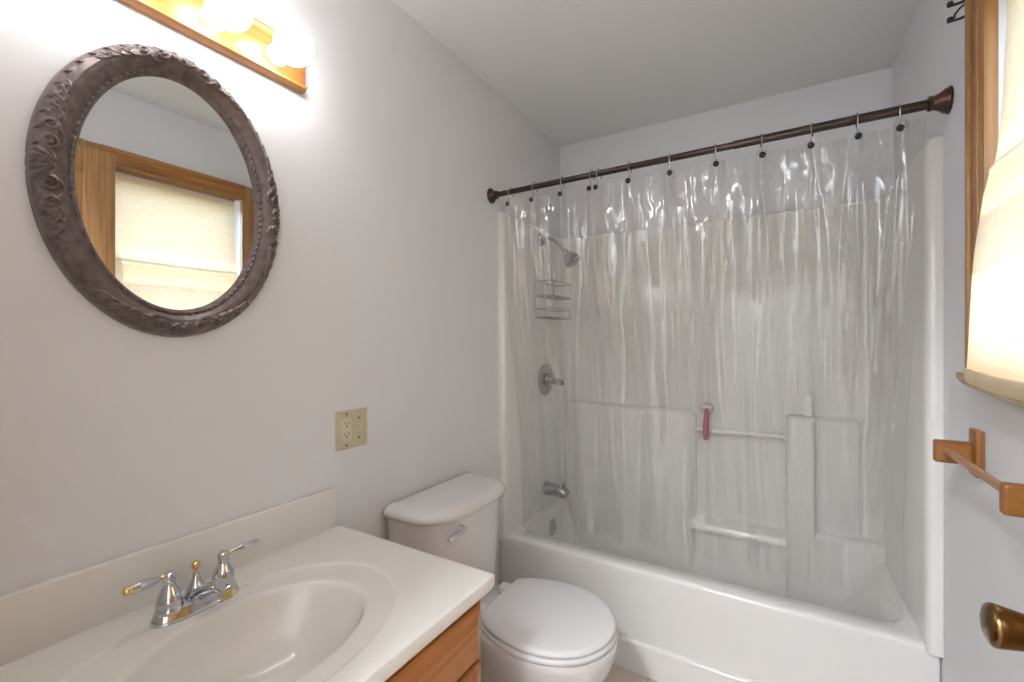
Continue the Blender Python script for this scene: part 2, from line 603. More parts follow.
# plumbing trim on the left surround wall
t = thing('shower_fixture', 'chrome shower head on a bent arm high on the tub wall', 'shower head', (0.042, 2.10, 1.815))
MB().lathe([(0.034, 0), (0.034, 0.003), (0.029, 0.010), (0.012, 0.015)], (0.0425, 2.10, 1.815), (1, 0, 0)).build('flange', M['dull_chrome'], t)
arm = bez((0.045, 2.10, 1.815), (0.12, 2.10, 1.82), (0.13, 2.10, 1.80), (0.185, 2.10, 1.735), 14)
MB().tube(arm, 0.0085, 14).build('arm', M['dull_chrome'], t)
d = Vector((0.62, 0, -0.78))
MB().lathe([(0.011, -0.012), (0.014, 0.0), (0.017, 0.012), (0.026, 0.022), (0.038, 0.044), (0.043, 0.058), (0.043, 0.070), (0.039, 0.074)], (0.183, 2.10, 1.738), d).build('head', M['dull_chrome'], t)
hp = Vector((0.183, 2.10, 1.738)) + d.normalized()*0.0742
MB().lathe([(0.036, 0), (0.035, 0.002), (0.014, 0.003), (0.011, 0.005), (0, 0.006)], hp, d).build('spray_face', M['dull_chrome'], t)

t = thing('shower_valve', 'round chrome shower valve plate with a lever handle', 'valve', (0.042, 2.155, 1.08))
MB().lathe([(0.084, 0), (0.084, 0.003), (0.074, 0.010), (0.052, 0.013), (0.046, 0.011)], (0.0428, 2.155, 1.08), (1, 0, 0), 40).build('escutcheon', M['dull_chrome'], t)
MB().lathe([(0.034, 0.010), (0.030, 0.034), (0.024, 0.046), (0.012, 0.050)], (0.0428, 2.155, 1.08), (1, 0, 0)).build('hub', M['dull_chrome'], t)
MB().tube([(0.075, 2.155, 1.078), (0.10, 2.15, 1.074), (0.13, 2.145, 1.068), (0.148, 2.142, 1.064)], [0.014, 0.013, 0.018, 0.012], 14).build('lever', M['dull_chrome'], t)

t = thing('tub_spout', 'chrome tub spout low on the tub wall above the overflow plate', 'tub spout', (0.042, 2.155, 0.50))
MB().lathe([(0.037, 0), (0.037, 0.006), (0.033, 0.009)], (0.0428, 2.155, 0.50), (1, 0, 0)).build('flange', M['dull_chrome'], t)
MB().tube([(0.046, 2.155, 0.50), (0.09, 2.155, 0.50), (0.13, 2.155, 0.496), (0.155, 2.155, 0.490), (0.168, 2.155, 0.482)], [0.033, 0.032, 0.031, 0.029, 0.022], 20).build('body', M['dull_chrome'], t)
MB().lathe([(0.006, 0), (0.006, 0.014), (0.008, 0.017), (0.008, 0.022), (0.004, 0.025)], (0.148, 2.155, 0.518), (0, 0, 1)).build('diverter_knob', M['dull_chrome'], t)

ov = MB().lathe([(0.042, 0), (0.042, 0.003), (0.036, 0.007), (0.010, 0.009), (0.008, 0.012), (0, 0.0125)], (0.0825, 2.155, 0.298), (1, 0, 0.06), 30).build('overflow_plate', M['dull_chrome'], None, (0.0825, 2.155, 0.298))
tag(ov, 'round chrome overflow plate inside the tub below the spout', 'overflow plate')

# wire caddy
cy0, cy1 = 2.03, 2.27
t = thing('shower_caddy', 'wire shower caddy with two tiers hung below the shower head', 'shower caddy', (0.044, 2.21, 1.40))
def wire(path, r, name): return MB().tube(path, r, 8).build(name, M['dull_chrome'], t)
for z, h in ((1.515, 0.075), (1.405, 0.045)):
    sh = MB()
    for zz, rr in ((z, 0.0028), (z+h, 0.0024)):
        sh.tube([(0.052, cy0, zz), (0.135, cy0, zz), (0.142, cy0+0.012, zz), (0.142, cy1-0.012, zz), (0.135, cy1, zz), (0.052, cy1, zz), (0.050, cy1-0.01, zz), (0.050, cy0+0.01, zz), (0.052, cy0, zz)], rr, 8)
    for i in range(7):
        y = cy0 + 0.015 + i*(cy1-cy0-0.03)/6
        sh.tube([(0.05, y, z), (0.142, y, z)], 0.0014, 6)
    for y in (cy0+0.02, cy1-0.02):
        sh.tube([(0.142, y, z), (0.142, y, z+h)], 0.0018, 6)
    sh.build('shelf', M['dull_chrome'], t)
for y in (cy0+0.02, cy1-0.02):
    MB().tube([(0.048, y, 1.40), (0.048, y, 1.62)], 0.0024, 8).build('upright', M['dull_chrome'], t)

# razor on a suction hook, white bottle on the column ledge
t = thing('razor', 'pink handled razor hanging on the wall beside the moulded grab bar', 'razor', (0.812, 2.372, 0.81))
MB().lathe([(0.022, 0), (0.020, -0.004), (0.008, -0.009), (0.006, -0.022), (0, -0.023)], (0.812, 2.394, 0.955), (0, 1, 0)).build('suction_cup', M['white_plastic'], t)
MB().tube([(0.812, 2.366, 0.965), (0.812, 2.362, 0.945), (0.812, 2.36, 0.92), (0.812, 2.335, 0.88), (0.812, 2.335, 0.83), (0.812, 2.338, 0.812)], [0.008, 0.010, 0.012, 0.014, 0.015, 0.010], 14).build('handle', M['pink'], t)
MB().box(0.790, 0.834, 2.354, 2.368, 0.958, 0.974, 0.004).build('blade_head', M['white_plastic'], t)

MB().tube([(0.812+0.027*math.cos(a), 2.366, 0.957+0.027*math.sin(a)) for a in [2*PI*i/28 for i in range(29)]], 0.004, 8, cap=False).build('hanging_ring', M['pale_pink'], t)
t = thing('bottle', 'slim white bottle standing on the moulded column ledge', 'bottle', (1.222, 2.352, 0.955))
MB().box(1.206, 1.239, 2.334, 2.370, 0.9555, 1.050, 0.007, 3).build('body', M['white_plastic'], t)
MB().box(1.2392, 1.2397, 2.341, 2.363, 0.968, 1.038).build('side_panel', M['grey_side'], t)  # mottled grey panel on the right side of the bottle
MB().lathe([(0.011, 0), (0.011, 0.014), (0.009, 0.017)], (1.222, 2.352, 1.050)).build('cap', M['white_plastic'], t)

# ------------------------------------------------------------------ curtain rod, hooks and curtain
YR = 1.693
def rz(x): return 1.939 + 0.014*x/XR
t = thing('curtain_rod', 'dark bronze telescoping shower curtain rod spanning wall to wall', 'curtain rod', (0.762, YR, 1.946))
MB().tube([(0.02, YR, rz(0.02)), (1.01, YR, rz(1.01))], 0.0118, 24).build('thin_tube', M['bronze'], t)
MB().tube([(0.985, YR, rz(0.985)), (1.49, YR, rz(1.49))], 0.0138, 24).build('thick_tube', M['bronze_brown'], t)
prof = [(0.034, 0.0), (0.034, 0.004), (0.031, 0.007), (0.030, 0.014), (0.026, 0.020), (0.021, 0.030), (0.018, 0.040), (0.0175, 0.046), (0.019, 0.048), (0.019, 0.056), (0.014, 0.058)]
MB().lathe([(r, h*0.55) for r, h in prof], (0.001, YR, rz(0)), (1, 0, 0), 36).build('flange', M['bronze_red'], t)
MB().lathe([(r*1.08, h*0.80) for r, h in prof], (XR-0.001, YR, rz(XR)), (-1, 0, 0), 36).build('flange', M['bronze_red'], t)

HOOKX = [0.105, 0.224, 0.352, 0.480, 0.509, 0.631, 0.773, 0.927, 1.066, 1.206, 1.318, 1.418]
hook = thing('curtain_hook', '', 'curtain hook', (0, 0, 0), 'curtain hooks on the rod')
pts = []
for i in range(17):
    a = math.radians(200 - 290*i/16)
    pts.append((0, 0.0175*math.cos(a), 0.0165*math.sin(a)))
# front leg runs down to the ball
front = [(0, -0.0165, -0.006), (0, -0.0135, -0.022), (0, -0.009, -0.038), (0, -0.012, -0.051), (0, -0.018, -0.056)]
front0 = [(0, 0.010, -0.020), (0, 0.0165, -0.006)] + [(0, 0.0175*math.cos(math.radians(a)), 0.0172*math.sin(math.radians(a))) for a in range(0, 181, 20)] + front
MB().tube(front0, 0.0017, 8).build('wire', M['dull_chrome'], hook)
MB().lathe([(0.0, -0.0102), (0.0052, -0.0088), (0.0086, -0.005), (0.0100, 0.0), (0.0086, 0.005), (0.0052, 0.0088), (0.0, 0.0102)], (0, -0.0225, -0.059), (0, 0, 1), 18).build('ball', M['bronze'], hook)
order = ['first curtain hook from the left end of the dark rod', 'second curtain hook from the left end of the dark rod', 'third curtain hook from the left end of the dark rod',
         'left one of the two curtain hooks crowded close together', 'right one of the two curtain hooks crowded close together',
         'curtain hook just right of the two hooks crowded together', 'curtain hook second right of the two hooks crowded together',
         'curtain hook just left of the step in the rod', 'curtain hook just right of the step in the rod',
         'third curtain hook from the right end of the dark rod', 'second curtain hook from the right end of the dark rod', 'last curtain hook beside the right flange of the rod']
kids = list(hook.children)
random.seed(4)
for i, x in enumerate(HOOKX):
    if i == 0:
        h = hook
    else:
        h = hook.copy()
        COL.objects.link(h)
        for c in kids:
            d = c.copy()
            COL.objects.link(d)
            d.parent = h
    h.location = (x, YR, rz(x))
    h.rotation_euler = (0, 0, random.uniform(-0.35, 0.35))
    h['label'] = order[i]

def build_curtain():
    NX, NZ = 900, 200
    xs = np.linspace(0.048, 1.474, NX)
    hx = np.array(HOOKX)
    gx = np.concatenate([[0.03], hx, [1.47]])
    dip = np.zeros(NX)
    for a, b in zip(gx[:-1], gx[1:]):
        k = (xs >= a) & (xs <= b)
        tt = (xs[k]-a)/(b-a)
        dip[k] = 4*tt*(1-tt)*0.016*min(1, (b-a)/0.13)
    ztop = np.array([rz(x) for x in xs]) - 0.036 - dip
    zbot = 0.30
    rnd = random.Random(11)
    cre = []
    for x in HOOKX:
        for k in range(5):
            cre.append((x + rnd.uniform(-0.006, 0.006), rnd.uniform(-0.11, 0.11), rnd.uniform(0.0, 0.05), rnd.uniform(0.25, 1.2), rnd.uniform(0.004, 0.008), rnd.uniform(0.0025, 0.006)*rnd.choice((-1, 1, 1))))
    for k in range(46):
        cre.append((rnd.uniform(0.06, 1.46), rnd.uniform(-0.04, 0.04), rnd.uniform(0.0, 0.75), rnd.uniform(0.3, 1.0), rnd.uniform(0.0035, 0.007), rnd.uniform(0.002, 0.005)*rnd.choice((-1, 1))))
    cre = np.array(cre)
    V = []
    for j in range(NZ):
        t_ = j/(NZ-1)
        for i in range(NX):
            x = xs[i]
            z = ztop[i] + (zbot-ztop[i])*t_
            dd = ztop[i]-z
            base = YR - 0.006 + 0.205*smooth01(0.0, 1.42, dd)**0.9
            f = 0.0
            w = 0.013 + 0.045*smooth01(0, 0.55, dd)
            amp = 0.020*(1-0.55*smooth01(0.15, 1.1, dd))
            f -= amp*float(np.exp(-((x-hx)/w)**2).sum())
            ph = 2*PI*(6.3*x + 0.35*math.sin(3.1*x) + 0.05*math.sin(2.4*z))
            f += 0.014*(0.35+0.65*smooth01(0.05, 0.7, dd))*math.sin(ph)
            f += 0.0055*math.sin(2*PI*(12.3*x + 0.5*math.sin(5*x+1.2*z)))*(0.3+0.7*smooth01(0.0, 0.4, dd))
            f += 0.011*noise.noise(Vector((x*9, z*1.1, 3.3)))
            cr = 1.0 - 0.65*smooth01(0.2, 0.8, dd)
            f += 0.0085*cr*noise.noise(Vector((x*30, z*7.5, 7.7)))
            f += 0.0011*cr*noise.noise(Vector((x*75, z*32, 1.7)))
            f += 0.0004*noise.noise(Vector((x*120, z*4, 5.1)))
            q = (dd-cre[:, 2])/cre[:, 3]
            cx_ = cre[:, 0] + cre[:, 1]*np.maximum(dd-cre[:, 2], 0)*np.exp(-dd*0.9) + 0.004*np.sin(dd*9+cre[:, 0]*40)
            env = np.clip(q*6, 0, 1)*np.clip((1-q)*2.5, 0, 1)
            f += float((env*1.25*cre[:, 5]*np.exp(-((x-cx_)/(1.15*cre[:, 4]))**2)).sum())
            # horizontal packing creases near the right end
            for zc in (0.62, 1.02):
                if x > 1.22:
                    f += 0.006*math.exp(-((z-zc-0.04*math.sin(9*x))/0.012)**2)*smooth01(1.22, 1.32, x)
            f *= 1 - 0.45*smooth01(0.95, 1.45, dd)
            dx = 0.006*noise.noise(Vector((x*7, z*1.5, 9.1)))*smooth01(0, 0.3, dd)
            y = base + f
            V.append((min(max(x+dx, 0.046), 1.478 - 0.02*smooth01(0.1, 0.9, dd)), y, z))
    m = MB()
    F = [(j*NX+i, j*NX+i+1, (j+1)*NX+i+1, (j+1)*NX+i) for j in range(NZ-1) for i in range(NX-1)]
    m.add(V, F)
    o = m.build('shower_curtain', M['vinyl'], None, (0.75, 1.70, 0.0), sharp=180)
    tag(o, 'clear wrinkled vinyl shower curtain hanging from the rod into the tub', 'shower curtain')
build_curtain()

# ------------------------------------------------------------------ window with linen shade
win = thing('window_1', 'oak cased window with white sashes on the right wall', 'window', (XR, 1.095, WZ0))
del win['category'], win['label']
win['kind'] = 'structure'
win['label'] = 'oak cased window with white sashes on the right wall'
win['category'] = 'window'
CW = 0.072
def casing(y0, y1, z0, z1, inner_edge, mat):
    """a moulded casing board on the wall, thicker at its outer edge"""
    m = MB()
    m.box(XR-0.017, XR-0.0005, y0, y1, z0, z1, 0.003)
    if inner_edge == 'low':     # opening lies at lower y: outer bead at high y
        m.box(XR-0.025, XR-0.015, y1-0.020, y1, z0, z1, 0.003)
        m.box(XR-0.021, XR-0.015, y0+0.006, y0+0.022, z0, z1, 0.0025)
    elif inner_edge == 'high':
        m.box(XR-0.025, XR-0.015, y0, y0+0.020, z0, z1, 0.003)
        m.box(XR-0.021, XR-0.015, y1-0.022, y1-0.006, z0, z1, 0.0025)
    elif inner_edge == 'below':
        m.box(XR-0.0245, XR-0.015, y0, y1, z1-0.020, z1, 0.003)
        m.box(XR-0.021, XR-0.015, y0, y1, z0+0.006, z0+0.022, 0.0025)
    else:
        m.box(XR-0.0245, XR-0.015, y0, y1, z0, z0+0.020, 0.003)
    return m.build('casing', mat, win)
casing(WY1, WY1+CW, WZ0-CW, WZ1+CW, 'low', M['oak_z'])
casing(WY0-CW, WY0, WZ0-CW, WZ1+CW, 'high', M['oak_z'])
casing(WY0, WY1, WZ1, WZ1+CW, 'below', M['oak_y'])
casing(WY0, WY1, WZ0-CW, WZ0, 'above', M['oak_y'])
for nm, mt, xa, xb in (('jamb', M['oak_z'], XR-0.015, XR+0.008), ('jamb_liner', M['vinyl_white'], XR+0.008, XR+0.063)):
    m = MB()
    m.box(xa, xb, WY1-0.014, WY1, WZ0, WZ1)
    m.box(xa, xb, WY0, WY0+0.014, WZ0, WZ1)
    m.box(xa, xb, WY0+0.014, WY1-0.014, WZ1-0.014, WZ1)
    m.box(xa, xb, WY0+0.014, WY1-0.014, WZ0, WZ0+0.014)
    m.build(nm, mt, win)
ZM = 1.655
def sash(z0, z1, x):
    m = MB()
    a = 0.036
    y0, y1 = WY0+0.014, WY1-0.014
    m.box(x, x+0.03, y0, y0+a, z0, z1, 0.003)
    m.box(x, x+0.03, y1-a, y1, z0, z1, 0.003)
    m.box(x, x+0.03, y0+a, y1-a, z0, z0+a, 0.003)
    m.box(x, x+0.03, y0+a, y1-a, z1-a, z1, 0.003)
    f = m.build('sash', M['vinyl_white'], win)
    MB().box(x+0.013, x+0.016, y0+a-0.004, y1-a+0.004, z0+a-0.004, z1-a+0.004).under('pane', M['glass'], f)
sash(WZ0+0.014, ZM+0.018, XR+0.064)
sash(ZM-0.018, WZ1-0.014, XR+0.097)

def build_shade():
    y0, y1 = 0.800, 1.366
    prof = [(1.536, 2.072), (1.535, 1.95), (1.531, 1.80), (1.522, 1.70), (1.517, 1.668), (1.508, 1.655), (1.508, 1.645), (1.499, 1.60), (1.486, 1.48), (1.478, 1.34), (1.472, 1.24), (1.471, 1.222)]
    P = [Vector((x, 0, z)) for x, z in prof]
    # resample
    L = [0]
    for a, b in zip(P[:-1], P[1:]):
        L.append(L[-1] + (b-a).length)
    NY, NZ = 60, 150
    V = []
    for j in range(NZ):
        s_ = L[-1]*j/(NZ-1)
        k = max(i for i in range(len(L)) if L[i] <= s_+1e-9)
        k = min(k, len(P)-2)
        p = P[k].lerp(P[k+1], (s_-L[k])/(L[k+1]-L[k]))
        q = j/(NZ-1)
        for i in range(NY):
            u = i/(NY-1)
            y = y0 + (y1-y0)*u
            sag = 0.010*4*u*(1-u)*q*q
            wob = 0.004*noise.noise(Vector((y*5, p.z*4, 1.0)))*smooth01(0.05, 0.3, q) + 0.002*noise.noise(Vector((y*17, p.z*6, 4.0)))
            xx = p.x + wob
            V.append((min(xx, 1.545), y + 0.003*noise.noise(Vector((p.z*8, 0, u))), p.z - sag))
    F = [(j*NY+i, j*NY+i+1, (j+1)*NY+i+1, (j+1)*NY+i) for j in range(NZ-1) for i in range(NY-1)]
    sh = thing('window_shade', 'cream linen window shade glowing with daylight over the window', 'window shade', (1.50, 1.086, 1.20))
    m = MB()
    m.add(V, F)
    m.build('fabric', M['shade'], sh, sharp=180)
    # hem pocket wrapped around the flat rail
    rings = []
    for i in range(30):
        u = i/29
        y = y0 + (y1-0.022-y0)*u
        sag = 0.010*4*u*(1-u)
        z = 1.206 - sag
        ring_ = []
        for k in range(16):
            a = 2*PI*k/16
            ring_.append((1.4695 + 0.0055*math.cos(a) + 0.004*math.sin(a)*-1, y, z + 0.021*math.sin(a)))
        rings.append(ring_)
    MB().loft(rings).build('hem', M['hem'], sh)
    r = MB()
    r.loft([[(1.467, y, z0), (1.472, y, z0), (1.472, y, z1), (1.467, y, z1)] for y, z0, z1 in ((0.805, 1.190, 1.215), (1.09, 1.181, 1.205), (1.368, 1.190, 1.216), (1.398, 1.198, 1.214), (1.412, 1.205, 1.212))])
    r.build('bottom_rail', M['raw_wood'], sh)
    MB().box(1.530, 1.556, y0, y1, 2.066, 2.0755, 0.002).build('head_rail', M['raw_wood'], sh)
build_shade()

# black hooks on the far casing
t = thing('wall_hook', 'black iron double hook screwed to the window casing top', 'hook', (1.508, 1.487, 2.06))
MB().box(1.504, 1.514, 1.4835, 1.4875, 2.053, 2.133, 0.001).build('back_plate', M['black_iron'], t)
for z in (2.066, 2.104):
    MB().tube([(1.508, 1.486, z), (1.494, 1.494, z+0.001), (1.484, 1.499, z+0.003), (1.479, 1.501, z+0.006)], 0.0032, 10).build('prong', M['black_iron'], t)
    MB().lathe([(0.0, -0.007), (0.0055, -0.005), (0.0065, 0.0), (0.0055, 0.005), (0.0, 0.007)], (1.4785, 1.5015, z+0.008), (0, 0, 1), 14).build('tip', M['black_iron'], t)
MB().tube([(1.507, 1.487, 2.100), (1.493, 1.494, 2.091), (1.486, 1.498, 2.082), (1.485, 1.499, 2.074)], 0.0026, 8).build('brace', M['black_iron'], t)

# ------------------------------------------------------------------ wooden towel bar
t = thing('towel_bar', 'oak towel bar with two bracket arms below the window', 'towel bar', (XR, 1.28, 1.02))
def bracket(y):
    MB().box(1.508, XR-0.0005, y-0.026, y+0.026, 0.968, 1.078, 0.004).build('back_plate', M['oak_bracket'], t)
    MB().box(1.440, 1.509, y-0.011, y+0.011, 0.993, 1.047, 0.006, 3).build('arm', M['oak_x'], t)
bracket(1.465)
bracket(1.075)
MB().tube([(1.462, 1.086, 1.022), (1.462, 1.454, 1.022)], 0.0085, 18).build('dowel', M['oak_dowel'], t)

# ------------------------------------------------------------------ open oak door with knob
door = thing('door_1', 'oak panelled door standing open against the window wall', 'door', (1.4135, 0.42, 0.012))
door['kind'] = 'structure'
DX, DT = 1.396, 0.035
y0, y1, z0, z1 = 0.035, 0.797, 0.012, 2.098
sw = 0.105
m = MB()
m.box(DX, DX+DT, y0, y0+sw, z0, z1, 0.002)
m.box(DX, DX+DT, y1-sw, y1, z0, z1, 0.002)
for a, b in ((z0, z0+0.22), (0.86, 1.06), (1.60, 1.70), (z1-0.11, z1)):
    m.box(DX, DX+DT, y0+sw, y1-sw, a, b, 0.002)
ym = (y0+y1)/2
m.box(DX, DX+DT, ym-0.05, ym+0.05, z0+0.22, z1-0.11, 0.002)
m.build('door_frame', M['oak_z'], door)
for a, b in ((z0+0.22, 0.86), (1.06, 1.60), (1.70, z1-0.11)):
    for c, d_ in ((y0+sw, ym-0.05), (ym+0.05, y1-sw)):
        p = MB()
        p.box(DX+0.010, DX+DT-0.010, c-0.003, d_+0.003, a-0.003, b+0.003)
        p.box(DX+0.004, DX+DT-0.004, c+0.03, d_-0.03, a+0.03, b-0.03, 0.005)
        p.build('door_panel', M['oak_z'], door)
ky, kz = 0.740, 0.953
MB().lathe([(0.033, 0), (0.033, 0.003), (0.028, 0.008), (0.014, 0.011)], (DX-0.0003, ky, kz), (-1, 0, 0), 32).build('rosette', M['antique_brass'], door)
MB().lathe([(0.0125, 0.008), (0.0125, 0.012), (0.0145, 0.016), (0.0175, 0.026), (0.0205, 0.040), (0.0232, 0.054), (0.0242, 0.060), (0.0238, 0.063), (0.0215, 0.066), (0.015, 0.0685), (0.007, 0.0695), (0, 0.070)], (DX, ky, kz), (-1, 0, 0), 36).build('door_knob', M['antique_brass'], door)
for z in (0.25, 1.05, 1.85):
    MB().tube([(1.399, 0.029, z-0.045), (1.399, 0.029, z+0.045)], 0.0055, 12).build('hinge', M['antique_brass'], door)

# ------------------------------------------------------------------ oval mirror
def build_mirror():
    t = thing('mirror', 'oval wall mirror in a carved dark brown frame above the vanity', 'mirror', (0, 0.4575, 1.585))
    cy, cz = 0.4600, 1.595
    ao, bo = 0.225, 0.302
    ai, bi = 0.164, 0.243
    NT, NR = 1200, 72
    th = np.linspace(0, 2*PI, NT, endpoint=False)
    # arc length along the middle of the frame
    am, bm_ = (ao+ai)/2, (bo+bi)/2
    ds = np.sqrt((am*np.sin(th))**2 + (bm_*np.cos(th))**2)*(2*PI/NT)
    s = np.concatenate([[0], np.cumsum(ds)[:-1]])
    Ltot = ds.sum()
    r = np.linspace(0, 1, NR)
    # base profile
    px = [0, 0.03, 0.07, 0.14, 0.22, 0.34, 0.48, 0.62, 0.72, 0.78, 0.80, 0.84, 0.88, 0.905, 0.93, 0.96, 1.0]
    pz = [0.002, 0.016, 0.023, 0.027, 0.031, 0.037, 0.038, 0.034, 0.029, 0.026, 0.0235, 0.0250, 0.0250, 0.0225, 0.0225, 0.0195, 0.012]
    base = np.interp(r, px, pz)
    H = np.repeat(base[None, :], NT, 0)
    SS, RR = np.meshgrid(s, r, indexing='ij')
    W = 0.0615  # frame width
    # inner ring of slanted dashes
    nb = 92
    band = np.exp(-((RR-0.86)/0.036)**4)
    H += band*0.0030*np.clip(np.sin(2*PI*nb*SS/Ltot + 1.2*(RR-0.86)/0.036) + 0.25, -0.6, 1)
    # outer rope of leaf tips
    no = 54
    band = np.exp(-((RR-0.10)/0.06)**4)
    saw = (no*SS/Ltot + 2.0*(RR-0.1)) % 1.0
    H += band*0.0045*(saw - 0.45)
    # carved ornament: scroll curves around the four axis points
    D = np.full_like(H, 9.0)
    Hor = np.zeros_like(H)
    def spiral(cs, cr, r0, r1, a0, turns, n=40):
        out = []
        for i in range(n+1):
            q = i/n
            a = a0 + turns*2*PI*q
            rr = r0 + (r1-r0)*q
            out.append((cs + rr*math.cos(a), cr + rr*math.sin(a)))
        return out
    def stroke(pts, w0, w1, h):
        n = len(pts)
        for i, (a, b) in enumerate(pts):
            w = w0 + (w1-w0)*i/(n-1)
            # local patch only
            ds_ = (SS[:, 0]-a + Ltot/2) % Ltot - Ltot/2
            k = np.where(np.abs(ds_) < 3*w)[0]
            if len(k) == 0:
                continue
            d2 = (ds_[k][:, None]**2 + ((r*W-b)[None, :])**2)/(w*w)
            g = h*np.exp(-d2)
            Hor[k] = np.maximum(Hor[k], g)
    quarter = [0, None, None, None]
    idx = [int(NT*q/4) for q in range(4)]
    rc = 0.26*W
    for qi, i0 in enumerate(idx):
        sc = s[i0]
        big = 1.0
        for sg in (-1, 1):
            def A(pts): return [(sc + sg*p[0]*big, p[1]) for p in pts]
            # fanned shell in the middle
            for k in range(3):
                a = 0.25 + 0.42*k
                stroke(A([(0.004 + q*0.026*math.sin(a), 0.52*W - q*0.032*math.cos(a)) for q in np.linspace(0.15, 1, 14)]), 0.0016, 0.0030, 0.0058)
            # C scrolls
            stroke(A(spiral(0.036, 0.33*W, 0.0125, 0.002, PI, -1.3)), 0.0030, 0.0020, 0.0065)
            stroke(A(bezp((0.030, 0.55*W), (0.045, 0.72*W), (0.058, 0.60*W), (0.062, 0.40*W))), 0.0020, 0.0032, 0.0058)
            stroke(A(spiral(0.066, 0.30*W, 0.010, 0.002, PI*0.5, 1.3)), 0.0028, 0.0018, 0.006)
            # trailing leaves
            for k in range(4):
                x0 = 0.080 + 0.017*k
                stroke(A(bezp((x0, 0.46*W-0.002*k), (x0+0.006, 0.52*W-0.003*k), (x0+0.016, 0.40*W-0.002*k), (x0+0.018, 0.24*W))), 0.0030-0.0003*k, 0.0017, 0.0055-0.0006*k)
                stroke(A([(x0+0.004, 0.20*W), (x0+0.010, 0.26*W)]), 0.0034, 0.0026, 0.0045)
        stroke([(sc, 0.22*W), (sc, 0.34*W)], 0.0042, 0.0034, 0.0065)
    H += Hor
    # light tooling wear
    ct, st = np.cos(th)[:, None], np.sin(th)[:, None]
    a_ = ao + (ai-ao)*r[None, :]
    b_ = bo + (bi-bo)*r[None, :]
    Y = cy + a_*ct
    Z = cz + b_*st
    V = np.stack([H, Y, Z], -1).reshape(-1, 3)
    F = []
    for i in range(NT):
        k = (i+1) % NT
        for j in range(NR-1):
            F.append((i*NR+j, k*NR+j, k*NR+j+1, i*NR+j+1))
    m = MB()
    m.add(V.tolist(), F)
    o = m.build('frame', M['frame'], t, sharp=180)
    g = MB()
    ring_ = lambda k, x: [(x, cy + ai*k*math.cos(a), cz + bi*k*math.sin(a)) for a in [2*PI*i/96 for i in range(96)]]
    g.loft([ring_(1.012, 0.008), ring_(1.012, 0.0122), ring_(1.0, 0.0135)], True, True)
    g.build('mirror_glass', M['mirror'], t, sharp=20)
def bezp(p0, p1, p2, p3, n=26):
    out = []
    for i in range(n+1):
        q = i/n
        out.append(tuple((1-q)**3*p0[k] + 3*q*(1-q)**2*p1[k] + 3*q*q*(1-q)*p2[k] + q**3*p3[k] for k in (0, 1)))
    return out
build_mirror()

# ------------------------------------------------------------------ bath light bar
t = thing('vanity_light', 'oak light bar with lit round globe bulbs above the mirror', 'light fixture', (0, 0.45, 2.012))
m = MB()
m.box(0.0005, 0.020, 0.142, 0.7565, 1.957, 2.072, 0.002)
m.build('back_board', M['oak_light_y'], t)
m = MB()
m.loft([[(x, 0.140, z), (x, 0.760, z)] for x, z in ()] or [[(0.0005, 0.140, 1.956), (0.017, 0.140, 1.956), (0.026, 0.140, 1.962), (0.026, 0.140, 1.967), (0.022, 0.140, 1.971), (0.0195, 0.140, 1.973)],
        [(0.0005, 0.757, 1.956), (0.017, 0.757, 1.956), (0.026, 0.757, 1.962), (0.026, 0.757, 1.967), (0.022, 0.757, 1.971), (0.0195, 0.757, 1.973)]])
m.build('edge_moulding', M['oak_y'], t)
m = MB()
m.loft([[(0.0005, y, 2.074), (0.020, y, 2.074), (0.029, y, 2.068), (0.029, y, 2.062), (0.024, y, 2.057), (0.0195, y, 2.055)] for y in (0.140, 0.757)])
m.build('edge_moulding', M['oak_y'], t)
for y in BULB_Y:
    MB().lathe([(0.026, 0.019), (0.026, 0.023), (0.019, 0.026), (0.0185, 0.046), (0.0165, 0.047)], (0, y, 2.011), (1, 0, 0), 28).build('socket', M['white_plastic'], t)
    pr = [(0.0135, 0.044), (0.0145, 0.050)]
    for i in range(1, 15):
        a = math.radians(160 - 160*i/14)
        pr.append((0.0455*math.sin(a), 0.0935 + 0.0455*math.cos(PI-a)*-1 if False else 0.0935 - 0.0455*math.cos(math.radians(20 + 160*i/14))))
    MB().lathe(pr, (0, y, 2.011), (1, 0, 0), 32).build('globe_bulb', M['bulb'], t)

# ------------------------------------------------------------------ switch and outlet plate
t = thing('outlet_plate', 'ivory wall plate with a double outlet and a toggle switch', 'outlet', (0, 0.925, 1.019))
py0, py1, pz0, pz1 = 0.867, 0.983, 0.961, 1.077
m = MB()
m.loft([[(0.0003, *p[:2]) for p in rrect(py0, py1, pz0, pz1, 0.004, 0)], [(0.003, *p[:2]) for p in rrect(py0, py1, pz0, pz1, 0.004, 0)],
        [(0.0062, *p[:2]) for p in rrect(py0+0.004, py1-0.004, pz0+0.004, pz1-0.004, 0.004, 0)]], True, True)
m.build('plate', M['ivory'], t, sharp=20)
yo, ys = 0.902, 0.948
rc_ = MB().box(0.005, 0.0078, yo-0.0165, yo+0.0165, 1.019-0.034, 1.019+0.034, 0.001).build('receptacle', M['ivory_light'], t)
for zz in (1.036, 1.004):
    sl = MB()
    sl.box(0.0074, 0.0081, yo-0.0078, yo-0.0058, zz-0.001, zz+0.007)
    sl.box(0.0074, 0.0081, yo+0.0055, yo+0.0075, zz-0.001, zz+0.008)
    sl.lathe([(0.0028, 0), (0.0028, 0.0008)], (0.0074, yo, zz-0.0065), (1, 0, 0), 12)
    sl.under('slots', M['dark'], rc_)
MB().box(0.0055, 0.0068, ys-0.0055, ys+0.0055, 1.019-0.013, 1.019+0.013).build('switch_surround', M['ivory_light'], t)
